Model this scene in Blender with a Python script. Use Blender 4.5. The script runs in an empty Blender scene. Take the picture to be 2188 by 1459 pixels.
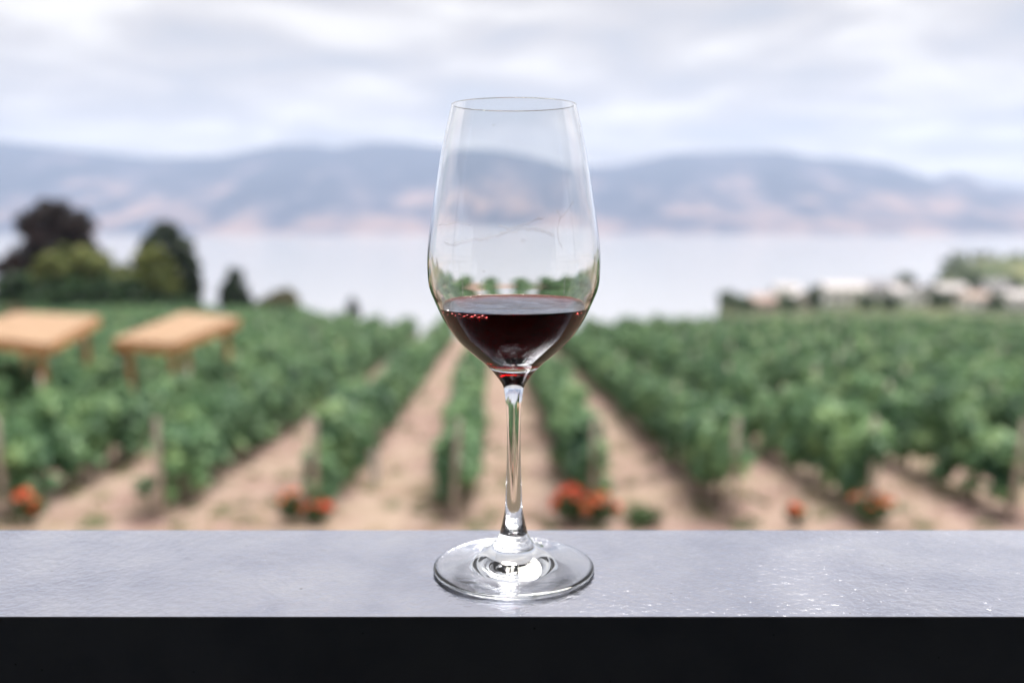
import bpy, bmesh, math, random
import numpy as np
from mathutils import Vector, Matrix, noise as mnoise

R = math.radians
random.seed(7)
rng = np.random.default_rng(11)
scene = bpy.context.scene
col = scene.collection

# ------------------------------------------------------------------ camera, sky, sun, exposure
PITCH = 8.1
cam_d = bpy.data.cameras.new("camera")
cam = bpy.data.objects.new("camera", cam_d)
col.objects.link(cam)
cam.location = (0, 0, 0)                       # eye level is z = 0
cam.rotation_euler = (R(90 - PITCH), 0, 0)
cam_d.sensor_width = 36
cam_d.lens = 32.907
cam_d.clip_start = 0.01
cam_d.clip_end = 40000
cam_d.dof.use_dof = True
cam_d.dof.focus_distance = 0.409
cam_d.dof.aperture_fstop = 4.4
scene.camera = cam

SUN_AZ, SUN_EL = 27.0, 63.0                    # degrees right of the view, above the horizon
world = bpy.data.worlds.new("World")
scene.world = world
world.use_nodes = True
wn, wl = world.node_tree.nodes, world.node_tree.links
wn.clear()
def wnode(t, **kw):
    n = wn.new(t)
    for k, v in kw.items():
        setattr(n, k, v)
    return n
w_out = wnode('ShaderNodeOutputWorld')
w_sky = wnode('ShaderNodeTexSky', sky_type='NISHITA', sun_disc=False)
w_sky.sun_elevation = R(SUN_EL)
w_sky.sun_rotation = R(SUN_AZ)
w_bs = wnode('ShaderNodeBackground'); w_bs.inputs[1].default_value = 0.10
w_bc = wnode('ShaderNodeBackground'); w_bc.inputs[1].default_value = 1.0
w_mix = wnode('ShaderNodeMixShader')
w_tc = wnode('ShaderNodeTexCoord')
w_sep = wnode('ShaderNodeSeparateXYZ')
wl.new(w_tc.outputs['Generated'], w_sep.inputs[0])
w_abs = wnode('ShaderNodeMath', operation='ABSOLUTE'); wl.new(w_sep.outputs[2], w_abs.inputs[0])
w_add = wnode('ShaderNodeMath', operation='ADD'); wl.new(w_abs.outputs[0], w_add.inputs[0]); w_add.inputs[1].default_value = 0.10
w_com = wnode('ShaderNodeCombineXYZ')
for k in (0, 1):
    dv = wnode('ShaderNodeMath', operation='DIVIDE')
    wl.new(w_sep.outputs[k], dv.inputs[0]); wl.new(w_add.outputs[0], dv.inputs[1]); wl.new(dv.outputs[0], w_com.inputs[k])
w_n1 = wnode('ShaderNodeTexNoise'); w_n1.inputs['Scale'].default_value = 1.15; w_n1.inputs['Detail'].default_value = 5
w_n1.inputs['Roughness'].default_value = 0.52; w_n1.inputs['Distortion'].default_value = 0.4
wl.new(w_com.outputs[0], w_n1.inputs['Vector'])
w_r = wnode('ShaderNodeValToRGB')
el = w_r.color_ramp.elements
el[0].position, el[0].color = 0.37, (0.33, 0.322, 0.335, 1)
el[1].position, el[1].color = 0.63, (0.63, 0.60, 0.565, 1)
e = w_r.color_ramp.elements.new(0.5); e.color = (0.435, 0.41, 0.402, 1)
wl.new(w_n1.outputs['Fac'], w_r.inputs[0])
wl.new(w_r.outputs[0], w_bc.inputs[0])
w_cov = wnode('ShaderNodeMapRange'); w_cov.inputs[1].default_value = 0.3; w_cov.inputs[2].default_value = 0.45
w_cov.inputs[3].default_value = 0.9; w_cov.inputs[4].default_value = 1.0
wl.new(w_n1.outputs['Fac'], w_cov.inputs[0])
wl.new(w_sky.outputs[0], w_bs.inputs[0])
wl.new(w_cov.outputs[0], w_mix.inputs[0]); wl.new(w_bs.outputs[0], w_mix.inputs[1]); wl.new(w_bc.outputs[0], w_mix.inputs[2])
wl.new(w_mix.outputs[0], w_out.inputs[0])

sun_d = bpy.data.lights.new("sun", 'SUN')
sun_d.energy = 4.0
sun_d.angle = R(36)
sun_d.color = (1.0, 0.95, 0.87)
sun = bpy.data.objects.new("sun", sun_d)
col.objects.link(sun)
sdir = Vector((math.sin(R(SUN_AZ)) * math.cos(R(SUN_EL)), math.cos(R(SUN_AZ)) * math.cos(R(SUN_EL)), math.sin(R(SUN_EL))))
sun.rotation_euler = (-sdir).to_track_quat('-Z', 'Y').to_euler()
sun.location = sdir * 50

vs = scene.view_settings
vs.view_transform = 'Standard'
vs.look = 'None'
vs.exposure = 0.74
vs.gamma = 1.0
vs.use_curve_mapping = False
scene.render.engine = 'CYCLES'
cy = scene.cycles
cy.max_bounces = 18
cy.transmission_bounces = 18
cy.glossy_bounces = 8
cy.diffuse_bounces = 3
cy.volume_bounces = 2
cy.transparent_max_bounces = 8
cy.sample_clamp_indirect = 12
cy.use_denoising = True
cy.use_adaptive_sampling = True
cy.adaptive_threshold = 0.02

# ------------------------------------------------------------------ helpers
def tag(o, label=None, cat=None, group=None, kind=None):
    if label: o['label'] = label
    if cat: o['category'] = cat
    if group: o['group'] = group
    if kind: o['kind'] = kind
    return o

def empty(name, loc=(0, 0, 0), rz=0.0):
    o = bpy.data.objects.new(name, None)
    o.empty_display_size = 0.2
    col.objects.link(o)
    o.location = loc
    o.rotation_euler = (0, 0, rz)
    return o

def obj(name, me, mat=None, parent=None, loc=(0, 0, 0), rot=(0, 0, 0), scale=(1, 1, 1)):
    o = bpy.data.objects.new(name, me)
    col.objects.link(o)
    if mat is not None and len(me.materials) == 0:
        me.materials.append(mat)
    o.parent = parent
    o.location, o.rotation_euler, o.scale = loc, rot, scale
    return o

def mesh_np(name, V, F, smooth=False):
    """V (n,3); F (m,3|4) int array"""
    me = bpy.data.meshes.new(name)
    V = np.asarray(V, np.float32); F = np.asarray(F, np.int32)
    k = F.shape[1]
    me.vertices.add(len(V)); me.vertices.foreach_set('co', V.ravel())
    me.loops.add(F.size); me.loops.foreach_set('vertex_index', F.ravel())
    me.polygons.add(len(F))
    me.polygons.foreach_set('loop_start', np.arange(0, F.size, k, dtype=np.int32))
    if smooth:
        me.polygons.foreach_set('use_smooth', np.ones(len(F), bool))
    me.update(calc_edges=True)
    me.validate()
    return me

class MB:
    def __init__(self): self.V, self.F = [], []
    def add(self, V, F):
        b = len(self.V); self.V += [tuple(v) for v in V]; self.F += [tuple(i + b for i in f) for f in F]; return self
    def box(self, x0, x1, y0, y1, z0, z1, M=None):
        V = [Vector((x, y, z)) for z in (z0, z1) for y in (y0, y1) for x in (x0, x1)]
        if M is not None: V = [M @ v for v in V]
        return self.add(V, [(0, 2, 3, 1), (4, 5, 7, 6), (0, 1, 5, 4), (2, 6, 7, 3), (0, 4, 6, 2), (1, 3, 7, 5)])
    def tube(self, pts, rad, n=8, cap=True):
        pts = [Vector(p) for p in pts]; V = []; F = []
        for i, p in enumerate(pts):
            t = (pts[min(i + 1, len(pts) - 1)] - pts[max(i - 1, 0)]).normalized()
            a = t.cross(Vector((0.31, 0.93, 0.17))).normalized(); b = t.cross(a)
            r = rad[i] if hasattr(rad, '__len__') else rad
            V += [p + (a * math.cos(2 * math.pi * k / n) + b * math.sin(2 * math.pi * k / n)) * r for k in range(n)]
        for i in range(len(pts) - 1):
            for k in range(n):
                F.append((i * n + k, i * n + (k + 1) % n, (i + 1) * n + (k + 1) % n, (i + 1) * n + k))
        if cap:
            F.append(tuple(range(n - 1, -1, -1))); F.append(tuple((len(pts) - 1) * n + k for k in range(n)))
        return self.add(V, F)
    def mesh(self, name, smooth=False, bevel=0.0, segs=2):
        me = bpy.data.meshes.new(name)
        me.from_pydata(self.V, [], self.F)
        if bevel > 0:
            bm = bmesh.new(); bm.from_mesh(me)
            bmesh.ops.bevel(bm, geom=list(bm.edges), offset=bevel, segments=segs, affect='EDGES', profile=0.5)
            bm.to_mesh(me); bm.free()
        if smooth:
            for p in me.polygons: p.use_smooth = True
        me.update()
        return me

def nt(name):
    m = bpy.data.materials.new(name); m.use_nodes = True
    n, l = m.node_tree.nodes, m.node_tree.links
    n.clear()
    out = n.new('ShaderNodeOutputMaterial')
    return m, n, l, out

def noise_node(n, l, vec, scale, detail=4, rough=0.55, dist=0.0):
    t = n.new('ShaderNodeTexNoise')
    t.inputs['Scale'].default_value = scale; t.inputs['Detail'].default_value = detail
    t.inputs['Roughness'].default_value = rough; t.inputs['Distortion'].default_value = dist
    if vec is not None: l.new(vec, t.inputs['Vector'])
    return t

def ramp(n, l, fac, stops):
    r = n.new('ShaderNodeValToRGB')
    els = r.color_ramp.elements
    while len(els) > 1: els.remove(els[-1])
    els[0].position, els[0].color = stops[0][0], (*stops[0][1], 1)
    for p, c in stops[1:]:
        e = els.new(p); e.color = (*c, 1)
    l.new(fac, r.inputs[0])
    return r

def simple_mat(name, c1, c2, scale=6.0, rough=0.75, bump=0.0, metallic=0.0, spec=0.5, stretch=None, detail=5):
    m, n, l, out = nt(name)
    b = n.new('ShaderNodeBsdfPrincipled'); l.new(b.outputs[0], out.inputs[0])
    tc = n.new('ShaderNodeTexCoord'); vec = tc.outputs['Object']
    if stretch:
        mp = n.new('ShaderNodeMapping'); mp.inputs['Scale'].default_value = stretch
        l.new(vec, mp.inputs[0]); vec = mp.outputs[0]
    t = noise_node(n, l, vec, scale, detail)
    r = ramp(n, l, t.outputs['Fac'], [(0.3, c1), (0.7, c2)])
    l.new(r.outputs[0], b.inputs['Base Color'])
    b.inputs['Roughness'].default_value = rough; b.inputs['Metallic'].default_value = metallic
    b.inputs['Specular IOR Level'].default_value = spec
    if bump:
        bp = n.new('ShaderNodeBump'); bp.inputs['Strength'].default_value = bump; bp.inputs['Distance'].default_value = 0.02
        l.new(t.outputs['Fac'], bp.inputs['Height']); l.new(bp.outputs[0], b.inputs['Normal'])
    return m

def leaf_mat(name, c1, c2, c3, trans=0.35, rough=0.5, scale=3.0):
    m, n, l, out = nt(name)
    tc = n.new('ShaderNodeTexCoord'); oi = n.new('ShaderNodeObjectInfo')
    add = n.new('ShaderNodeVectorMath'); add.operation = 'ADD'
    l.new(tc.outputs['Object'], add.inputs[0]); l.new(oi.outputs['Location'], add.inputs[1])
    t = noise_node(n, l, add.outputs[0], scale, 3)
    r = ramp(n, l, t.outputs['Fac'], [(0.3, c1), (0.52, c2), (0.72, c3)])
    hs = n.new('ShaderNodeHueSaturation'); l.new(r.outputs[0], hs.inputs['Color'])
    mr = n.new('ShaderNodeMapRange'); mr.inputs[3].default_value = 0.86; mr.inputs[4].default_value = 1.14
    l.new(oi.outputs['Random'], mr.inputs[0]); l.new(mr.outputs[0], hs.inputs['Value'])
    b = n.new('ShaderNodeBsdfPrincipled'); b.inputs['Roughness'].default_value = rough
    b.inputs['Specular IOR Level'].default_value = 0.35
    l.new(hs.outputs[0], b.inputs['Base Color'])
    tr = n.new('ShaderNodeBsdfTranslucent'); l.new(hs.outputs[0], tr.inputs[0])
    mx = n.new('ShaderNodeMixShader'); mx.inputs[0].default_value = trans
    l.new(b.outputs[0], mx.inputs[1]); l.new(tr.outputs[0], mx.inputs[2]); l.new(mx.outputs[0], out.inputs[0])
    return m

M = {}
M['wood_post'] = simple_mat('weathered_post', (0.44, 0.37, 0.31), (0.66, 0.58, 0.51), 9, 0.8, 0.4, stretch=(1, 1, 0.15))
M['bark'] = simple_mat('vine_bark', (0.07, 0.05, 0.035), (0.17, 0.12, 0.09), 18, 0.9, 0.6, stretch=(1, 1, 0.3))
M['tree_bark'] = simple_mat('tree_bark', (0.05, 0.04, 0.03), (0.12, 0.095, 0.075), 5, 0.9, 0.5, stretch=(1, 1, 0.25))
M['vine_leaf'] = leaf_mat('vine_leaf', (0.045, 0.12, 0.07), (0.14, 0.275, 0.125), (0.37, 0.53, 0.23), 0.2, 0.5, 1.3)
M['copper_leaf'] = leaf_mat('copper_leaf', (0.016, 0.014, 0.014), (0.030, 0.021, 0.022), (0.06, 0.03, 0.032), 0.12, 0.6, 0.5)
M['olive_leaf'] = leaf_mat('olive_leaf', (0.11, 0.15, 0.045), (0.27, 0.32, 0.10), (0.52, 0.54, 0.20), 0.42, 0.5, 0.5)
M['dark_leaf'] = leaf_mat('dark_leaf', (0.014, 0.032, 0.018), (0.028, 0.055, 0.028), (0.05, 0.09, 0.042), 0.15, 0.55, 0.5)
M['hedge_leaf'] = leaf_mat('hedge_leaf', (0.02, 0.05, 0.022), (0.045, 0.10, 0.04), (0.08, 0.17, 0.06), 0.2, 0.5, 0.5)
M['grey_leaf'] = leaf_mat('grey_green_leaf', (0.13, 0.14, 0.08), (0.22, 0.225, 0.125), (0.32, 0.30, 0.18), 0.3, 0.5, 0.5)
M['town_leaf'] = leaf_mat('town_leaf', (0.08, 0.125, 0.075), (0.14, 0.20, 0.115), (0.23, 0.28, 0.15), 0.2, 0.5, 0.2)
M['rose_leaf'] = leaf_mat('rose_leaf', (0.035, 0.085, 0.03), (0.07, 0.15, 0.05), (0.12, 0.20, 0.07), 0.3, 0.5, 3)
M['petal'] = leaf_mat('red_petal', (0.62, 0.055, 0.025), (0.78, 0.11, 0.045), (0.85, 0.22, 0.09), 0.3, 0.5, 9)
M['petal_orange'] = leaf_mat('orange_petal', (0.68, 0.14, 0.05), (0.80, 0.25, 0.09), (0.85, 0.36, 0.16), 0.3, 0.5, 9)
M['shelter_wood'] = simple_mat('orange_cedar', (0.46, 0.215, 0.085), (0.62, 0.32, 0.14), 4, 0.6, 0.2, stretch=(0.3, 3, 1))
M['shelter_roof'] = simple_mat('pale_cedar_boards', (0.35, 0.215, 0.125), (0.46, 0.305, 0.195), 4, 0.7, 0.2, stretch=(0.3, 3, 1))
M['white_tube'] = simple_mat('white_plastic', (0.72, 0.76, 0.76), (0.82, 0.84, 0.84), 12, 0.5)
M['win'] = simple_mat('window_glass', (0.02, 0.025, 0.03), (0.05, 0.06, 0.07), 2, 0.12, spec=0.8)
M['porch_wall'] = simple_mat('dark_porch_boards', (0.019, 0.024, 0.026), (0.034, 0.041, 0.043), 3, 0.8, 0.2, stretch=(0.3, 1, 6))
M['deck'] = simple_mat('dark_deck_boards', (0.022, 0.026, 0.027), (0.040, 0.045, 0.047), 4, 0.8, 0.2, stretch=(0.3, 6, 1))
M['stone'] = simple_mat('terrace_render', (0.22, 0.2, 0.18), (0.34, 0.31, 0.28), 3, 0.9, 0.3)

# ------------------------------------------------------------------ the land
SLOPE, H0 = 0.079, 4.4
def sstep(a, b, x):
    t = min(1.0, max(0.0, (x - a) / (b - a))); return t * t * (3 - 2 * t)
def crest(x):
    return 76 + 50 * sstep(-8, -34, x) if x < -8 else 76
def crest_s(x):
    return 76.0 + 50.0 * (1 - sstep(-34, -8, x))
LAKE = -140.0
def ground_z(x, y):
    c = crest_s(x)
    if y <= c:
        z = -H0 - SLOPE * y
    else:
        e = y - c
        z = -H0 - SLOPE * y - 0.42 * (math.sqrt(e * e + 64) - 8)
    if y < 3: z = -H0 - SLOPE * max(y, -20)
    if y > 150:
        q = x / y
        m = sstep(0.185, 0.225, q) * sstep(170, 235, y) * (1 - sstep(400, 470, y) * (1 - sstep(0.40, 0.46, q)) ) * (1 - sstep(600, 760, y))
        if m > 0:
            zb = -32 - 0.045 * (y - 300)
            zb += 15.0 * math.exp(-((x - 330) / 100.0) ** 2 - ((y - 590) / 75.0) ** 2)
            zb += 0.8 * mnoise.noise(Vector((x * 0.02, y * 0.02, 0)))
            z = z + (zb - z) * m
    z += 0.10 * mnoise.noise(Vector((x * 0.23, y * 0.23, 3.1))) + 0.03 * mnoise.noise(Vector((x * 1.1, y * 1.1, 7.7)))
    return max(z, LAKE - 4)

def graded(lims):
    out = []
    for a, b, s in lims:
        out += list(np.arange(a, b, s))
    out.append(lims[-1][1])
    return np.array(out)
gx = graded([(-7000, -1000, 500), (-1000, -200, 50), (-200, -30, 6), (-30, 30, 0.8), (30, 200, 6), (200, 700, 20), (700, 1500, 80), (1500, 7000, 500)])
gy = graded([(-2500, -200, 250), (-200, 0, 20), (0, 14, 2), (14, 46, 0.6), (46, 140, 1.5), (140, 800, 14), (800, 1600, 80)])
V = [(x, y, ground_z(x, y)) for y in gy for x in gx]
nx = len(gx)
ii, jj = np.meshgrid(np.arange(nx - 1), np.arange(len(gy) - 1))
a = (jj * nx + ii).ravel()
F = np.stack([a, a + 1, a + nx + 1, a + nx], 1)

ROW_DX = -0.019            # the rows drift a little to the left with distance
ROW_SP, ROW_X0, ROW_Y0 = 2.6, -1.08, 16.9
def row_x(i, y): return ROW_X0 + ROW_SP * i - 0.28 * max(0, -i - 1) + ROW_DX * (y - ROW_Y0)

m, n, l, out = nt('vineyard_soil')
b = n.new('ShaderNodeBsdfPrincipled'); l.new(b.outputs[0], out.inputs[0]); b.inputs['Roughness'].default_value = 0.95
b.inputs['Specular IOR Level'].default_value = 0.15
tc = n.new('ShaderNodeTexCoord')
t1 = noise_node(n, l, tc.outputs['Object'], 0.55, 6, 0.6)
t2 = noise_node(n, l, tc.outputs['Object'], 2.6, 6, 0.65)
t3 = noise_node(n, l, tc.outputs['Object'], 14.0, 4, 0.6)
soil = ramp(n, l, t2.outputs['Fac'], [(0.3, (0.17, 0.098, 0.085)), (0.48, (0.32, 0.215, 0.19)), (0.68, (0.50, 0.375, 0.34))])
straw = ramp(n, l, t3.outputs['Fac'], [(0.3, (0.28, 0.215, 0.155)), (0.7, (0.49, 0.385, 0.32))])
gfac = ramp(n, l, t1.outputs['Fac'], [(0.41, (0, 0, 0)), (0.58, (0.85, 0.85, 0.85))])
mx = n.new('ShaderNodeMix'); mx.data_type = 'RGBA'
l.new(gfac.outputs[0], mx.inputs[0]); l.new(soil.outputs[0], mx.inputs[6]); l.new(straw.outputs[0], mx.inputs[7])
# beyond the vineyard the land is dry grass and scrub
sp = n.new('ShaderNodeSeparateXYZ'); l.new(tc.outputs['Object'], sp.inputs[0])
far = n.new('ShaderNodeMapRange'); far.inputs[1].default_value = 128; far.inputs[2].default_value = 170
l.new(sp.outputs[1], far.inputs[0])
t4 = noise_node(n, l, tc.outputs['Object'], 0.035, 5, 0.6)
scrub = ramp(n, l, t4.outputs['Fac'], [(0.35, (0.05, 0.075, 0.04)), (0.55, (0.11, 0.135, 0.07)), (0.72, (0.27, 0.26, 0.14))])
mx2 = n.new('ShaderNodeMix'); mx2.data_type = 'RGBA'
l.new(far.outputs[0], mx2.inputs[0]); l.new(mx.outputs[2], mx2.inputs[6]); l.new(scrub.outputs[0], mx2.inputs[7])
unseen_ground = ramp(n, l, t3.outputs['Fac'], [(0.3, (0.085, 0.07, 0.05)), (0.7, (0.16, 0.125, 0.095))])      # unseen ground below the terrace, toned dark to dim its reflection in the glass
lf = n.new('ShaderNodeMapRange'); lf.inputs[1].default_value = 14.6; lf.inputs[2].default_value = 15.6
l.new(sp.outputs[1], lf.inputs[0])
mx3 = n.new('ShaderNodeMix'); mx3.data_type = 'RGBA'
l.new(lf.outputs[0], mx3.inputs[0]); l.new(unseen_ground.outputs[0], mx3.inputs[6]); l.new(mx2.outputs[2], mx3.inputs[7])
l.new(mx3.outputs[2], b.inputs['Base Color'])
bp = n.new('ShaderNodeBump'); bp.inputs['Strength'].default_value = 0.6; bp.inputs['Distance'].default_value = 0.06
l.new(t3.outputs['Fac'], bp.inputs['Height']); l.new(bp.outputs[0], b.inputs['Normal'])
tag(obj('ground', mesh_np('ground', V, F, True), m), 'sandy sloping vineyard ground with dry straw patches', kind='structure')

# lake
m, n, l, out = nt('lake_water')
b = n.new('ShaderNodeBsdfPrincipled'); l.new(b.outputs[0], out.inputs[0])
b.inputs['Base Color'].default_value = (0.43, 0.43, 0.44, 1)
b.inputs['Roughness'].default_value = 0.16; b.inputs['IOR'].default_value = 1.33
tc = n.new('ShaderNodeTexCoord')
mp = n.new('ShaderNodeMapping'); mp.inputs['Scale'].default_value = (0.25, 1.0, 1); l.new(tc.outputs['Object'], mp.inputs[0])
t = noise_node(n, l, mp.outputs[0], 0.22, 5, 0.6)
bp = n.new('ShaderNodeBump'); bp.inputs['Strength'].default_value = 0.25; bp.inputs['Distance'].default_value = 0.5
l.new(t.outputs['Fac'], bp.inputs['Height']); l.new(bp.outputs[0], b.inputs['Normal'])
tag(obj('lake', mesh_np('lake', [(-7400, 300, LAKE), (7400, 300, LAKE), (7400, 6000, LAKE), (-7400, 6000, LAKE)], [(0, 1, 2, 3)]), m),
    'wide pale grey lake below the vineyard', kind='structure')

# mountains on the far shore
ridge = [(-1600, 300), (-900, 330), (-400, 290), (-150, 296), (0, 302), (150, 320), (330, 341), (480, 337), (600, 314), (680, 312), (720, 320), (800, 307), (880, 309),
         (950, 316), (1050, 324), (1150, 340), (1250, 357), (1320, 355), (1430, 331), (1540, 328), (1660, 326), (1730, 340), (1800, 342), (1880, 352), (1940, 372),
         (1985, 385), (2025, 371), (2060, 380), (2090, 396), (2188, 406), (2400, 400), (2700, 370), (3200, 340), (4000, 360)]
RY = 7600.0
rxs = np.array([(p[0] - 1094) / 2000 * RY for p in ridge]); rzs = np.array([(445 - p[1]) / 2000 * RY for p in ridge])
mxs = np.arange(-7200, 7201, 55.0); mys = np.concatenate([np.arange(5000, 7700, 60.0), np.arange(7700, 9400, 170.0)])
V = []
for y in mys:
    for x in mxs:
        Hh = float(np.interp(x * RY / max(y, 6800), rxs, rzs))
        shore = 5050 + 90 * mnoise.noise(Vector((x * 0.0012, 0, 5))) + 40 * mnoise.noise(Vector((x * 0.005, 0, 9)))
        t = (y - shore) / (RY - shore)
        if t <= 0:
            z = LAKE - 3 + 20 * max(t, -0.1)
        elif t <= 1:
            g = mnoise.fractal(Vector((x * 0.0016, y * 0.0007, 1.3)), 1.0, 2.0, 5)
            s = t ** 0.92
            z = LAKE + (Hh - LAKE) * s + g * 120 * math.sin(math.pi * min(1, t * 1.05)) * (0.35 + 0.65 * t) * (1 - 0.6 * t)
            z = max(z, LAKE + 3 * t)
        else:
            z = Hh - (y - RY) * 0.12
        V.append((x, y, z))
nx = len(mxs)
ii, jj = np.meshgrid(np.arange(nx - 1), np.arange(len(mys) - 1))
a = (jj * nx + ii).ravel()
F = np.stack([a, a + 1, a + nx + 1, a + nx], 1)
m, n, l, out = nt('mountain_slopes')
b = n.new('ShaderNodeBsdfPrincipled'); l.new(b.outputs[0], out.inputs[0]); b.inputs['Roughness'].default_value = 1.0
b.inputs['Specular IOR Level'].default_value = 0.05
tc = n.new('ShaderNodeTexCoord')
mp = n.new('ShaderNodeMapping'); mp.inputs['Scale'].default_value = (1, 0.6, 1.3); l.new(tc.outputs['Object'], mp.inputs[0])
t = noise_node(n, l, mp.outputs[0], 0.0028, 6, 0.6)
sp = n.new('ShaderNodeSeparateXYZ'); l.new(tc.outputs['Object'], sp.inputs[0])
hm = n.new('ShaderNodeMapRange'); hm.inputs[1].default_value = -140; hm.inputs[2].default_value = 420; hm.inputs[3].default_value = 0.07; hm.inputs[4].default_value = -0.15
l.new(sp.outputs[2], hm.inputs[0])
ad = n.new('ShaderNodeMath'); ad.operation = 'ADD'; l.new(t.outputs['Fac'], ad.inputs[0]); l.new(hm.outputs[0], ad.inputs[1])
r = ramp(n, l, ad.outputs[0], [(0.42, (0.008, 0.022, 0.06)), (0.51, (0.07, 0.07, 0.11)), (0.63, (0.28, 0.19, 0.175))])  # forest tone carries the blue of the air, put into the colour
l.new(r.outputs[0], b.inputs['Base Color'])
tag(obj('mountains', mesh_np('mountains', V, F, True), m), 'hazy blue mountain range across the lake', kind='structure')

# ------------------------------------------------------------------ foliage builders
def leaves_mesh(name, C, N, size, aspect=1.15, spin=None, mat=None):
    """one quad per leaf: centres C (n,3), normals N (n,3), size (n,)"""
    n_ = len(C)
    N = N / np.maximum(np.linalg.norm(N, axis=1, keepdims=True), 1e-6)
    ref = rng.normal(size=(n_, 3))
    U = np.cross(N, ref); U /= np.maximum(np.linalg.norm(U, axis=1, keepdims=True), 1e-6)
    W = np.cross(N, U)
    s = size[:, None] * 0.5
    a_ = C - U * s * aspect; c_ = C + U * s * aspect
    b_ = C - W * s * 0.9 + U * s * 0.25 - N * s * 0.25; d_ = C + W * s * 0.9 + U * s * 0.25 - N * s * 0.25
    V = np.stack([a_, b_, c_, d_], 1).reshape(-1, 3)
    F = np.arange(n_ * 4).reshape(-1, 4)
    me = mesh_np(name, V, F)
    if mat: me.materials.append(mat)
    return me

def vine_mesh(name, k):
    L = 2.1
    nl = 3000
    # canopy made of a few shoots clumps along the wire, drooping at the sides
    C, N = [], []
    ncl = 16
    cl = [(random.uniform(-L / 2, L / 2), random.uniform(-0.22, 0.22), random.uniform(0.7, 1.5), random.uniform(0.22, 0.38)) for _ in range(ncl)]
    cl += [(random.uniform(-L / 2, L / 2), random.choice((-1, 1)) * random.uniform(0.12, 0.36), random.uniform(0.42, 0.8), random.uniform(0.14, 0.26)) for _ in range(9)]
    cl += [(random.uniform(-L / 2, L / 2), random.uniform(-0.15, 0.15), random.uniform(1.6, 1.85), random.uniform(0.1, 0.2)) for _ in range(6)]
    wts = np.array([c[3] ** 2 for c in cl]); wts /= wts.sum()
    idx = rng.choice(len(cl), nl, p=wts)
    cc = np.array(cl)
    d = rng.normal(size=(nl, 3)); d /= np.linalg.norm(d, axis=1, keepdims=True)
    rad = cc[idx, 3] * (0.55 + 0.5 * rng.random(nl))
    P = np.stack([cc[idx, 1], cc[idx, 0], cc[idx, 2]], 1) + d * rad[:, None] * np.array([1.0, 1.35, 1.05])
    # loose shoots: leaves strung along canes that stick out of the hedge
    sh = []
    for _ in range(16):
        p0 = np.array([random.uniform(-0.25, 0.25), random.uniform(-L / 2, L / 2), random.uniform(1.1, 1.7)])
        dv = np.array([random.uniform(-0.6, 0.6), random.uniform(-0.4, 0.4), random.uniform(0.1, 1.0)]); ln = random.uniform(0.25, 0.55)
        for u in np.linspace(0.2, 1, 8):
            sh.append(p0 + dv * ln * u + np.array([0, 0, -0.25 * ln * u * u]) + rng.normal(size=3) * 0.03)
    P[:len(sh)] = np.array(sh)
    P[:, 2] = np.clip(P[:, 2], 0.25, 2.35)
    Nn = d + rng.normal(size=(nl, 3)) * 0.45 + np.array([0, 0, 0.85])
    return leaves_mesh(name, P, Nn, rng.uniform(0.09, 0.17, nl), mat=M['vine_leaf'])
VINES = [vine_mesh('vine_foliage', k) for k in range(9)]

def trunk_mesh():
    mb = MB()
    ox, oy = random.uniform(-0.05, 0.05), random.uniform(-0.08, 0.08)
    mb.tube([(0, 0, -0.08), (ox, oy * 0.5, 0.25), (ox * 0.4, oy, 0.55), (0, oy, 0.8)], [0.045, 0.034, 0.03, 0.028], 7)
    mb.tube([(0, oy, 0.78), (0.02, oy + 0.3, 0.86), (0, oy + 0.8, 0.85)], [0.024, 0.02, 0.013], 6)
    mb.tube([(0, oy, 0.78), (-0.02, oy - 0.3, 0.86), (0, oy - 0.8, 0.85)], [0.024, 0.02, 0.013], 6)
    return mb.mesh('vine_trunk', True)
TRUNKS = [trunk_mesh() for _ in range(4)]
POST_END = MB().tube([(0, 0, -0.3), (0.0, 0, 0.9), (0.01, 0, 1.9), (0.01, 0, 1.93)], [0.062, 0.058, 0.054, 0.045], 12).mesh('trellis_post', True)
POST_MID = MB().tube([(0, 0, -0.3), (0, 0, 1.95)], [0.036, 0.034], 8).mesh('trellis_post_thin', True)

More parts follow.
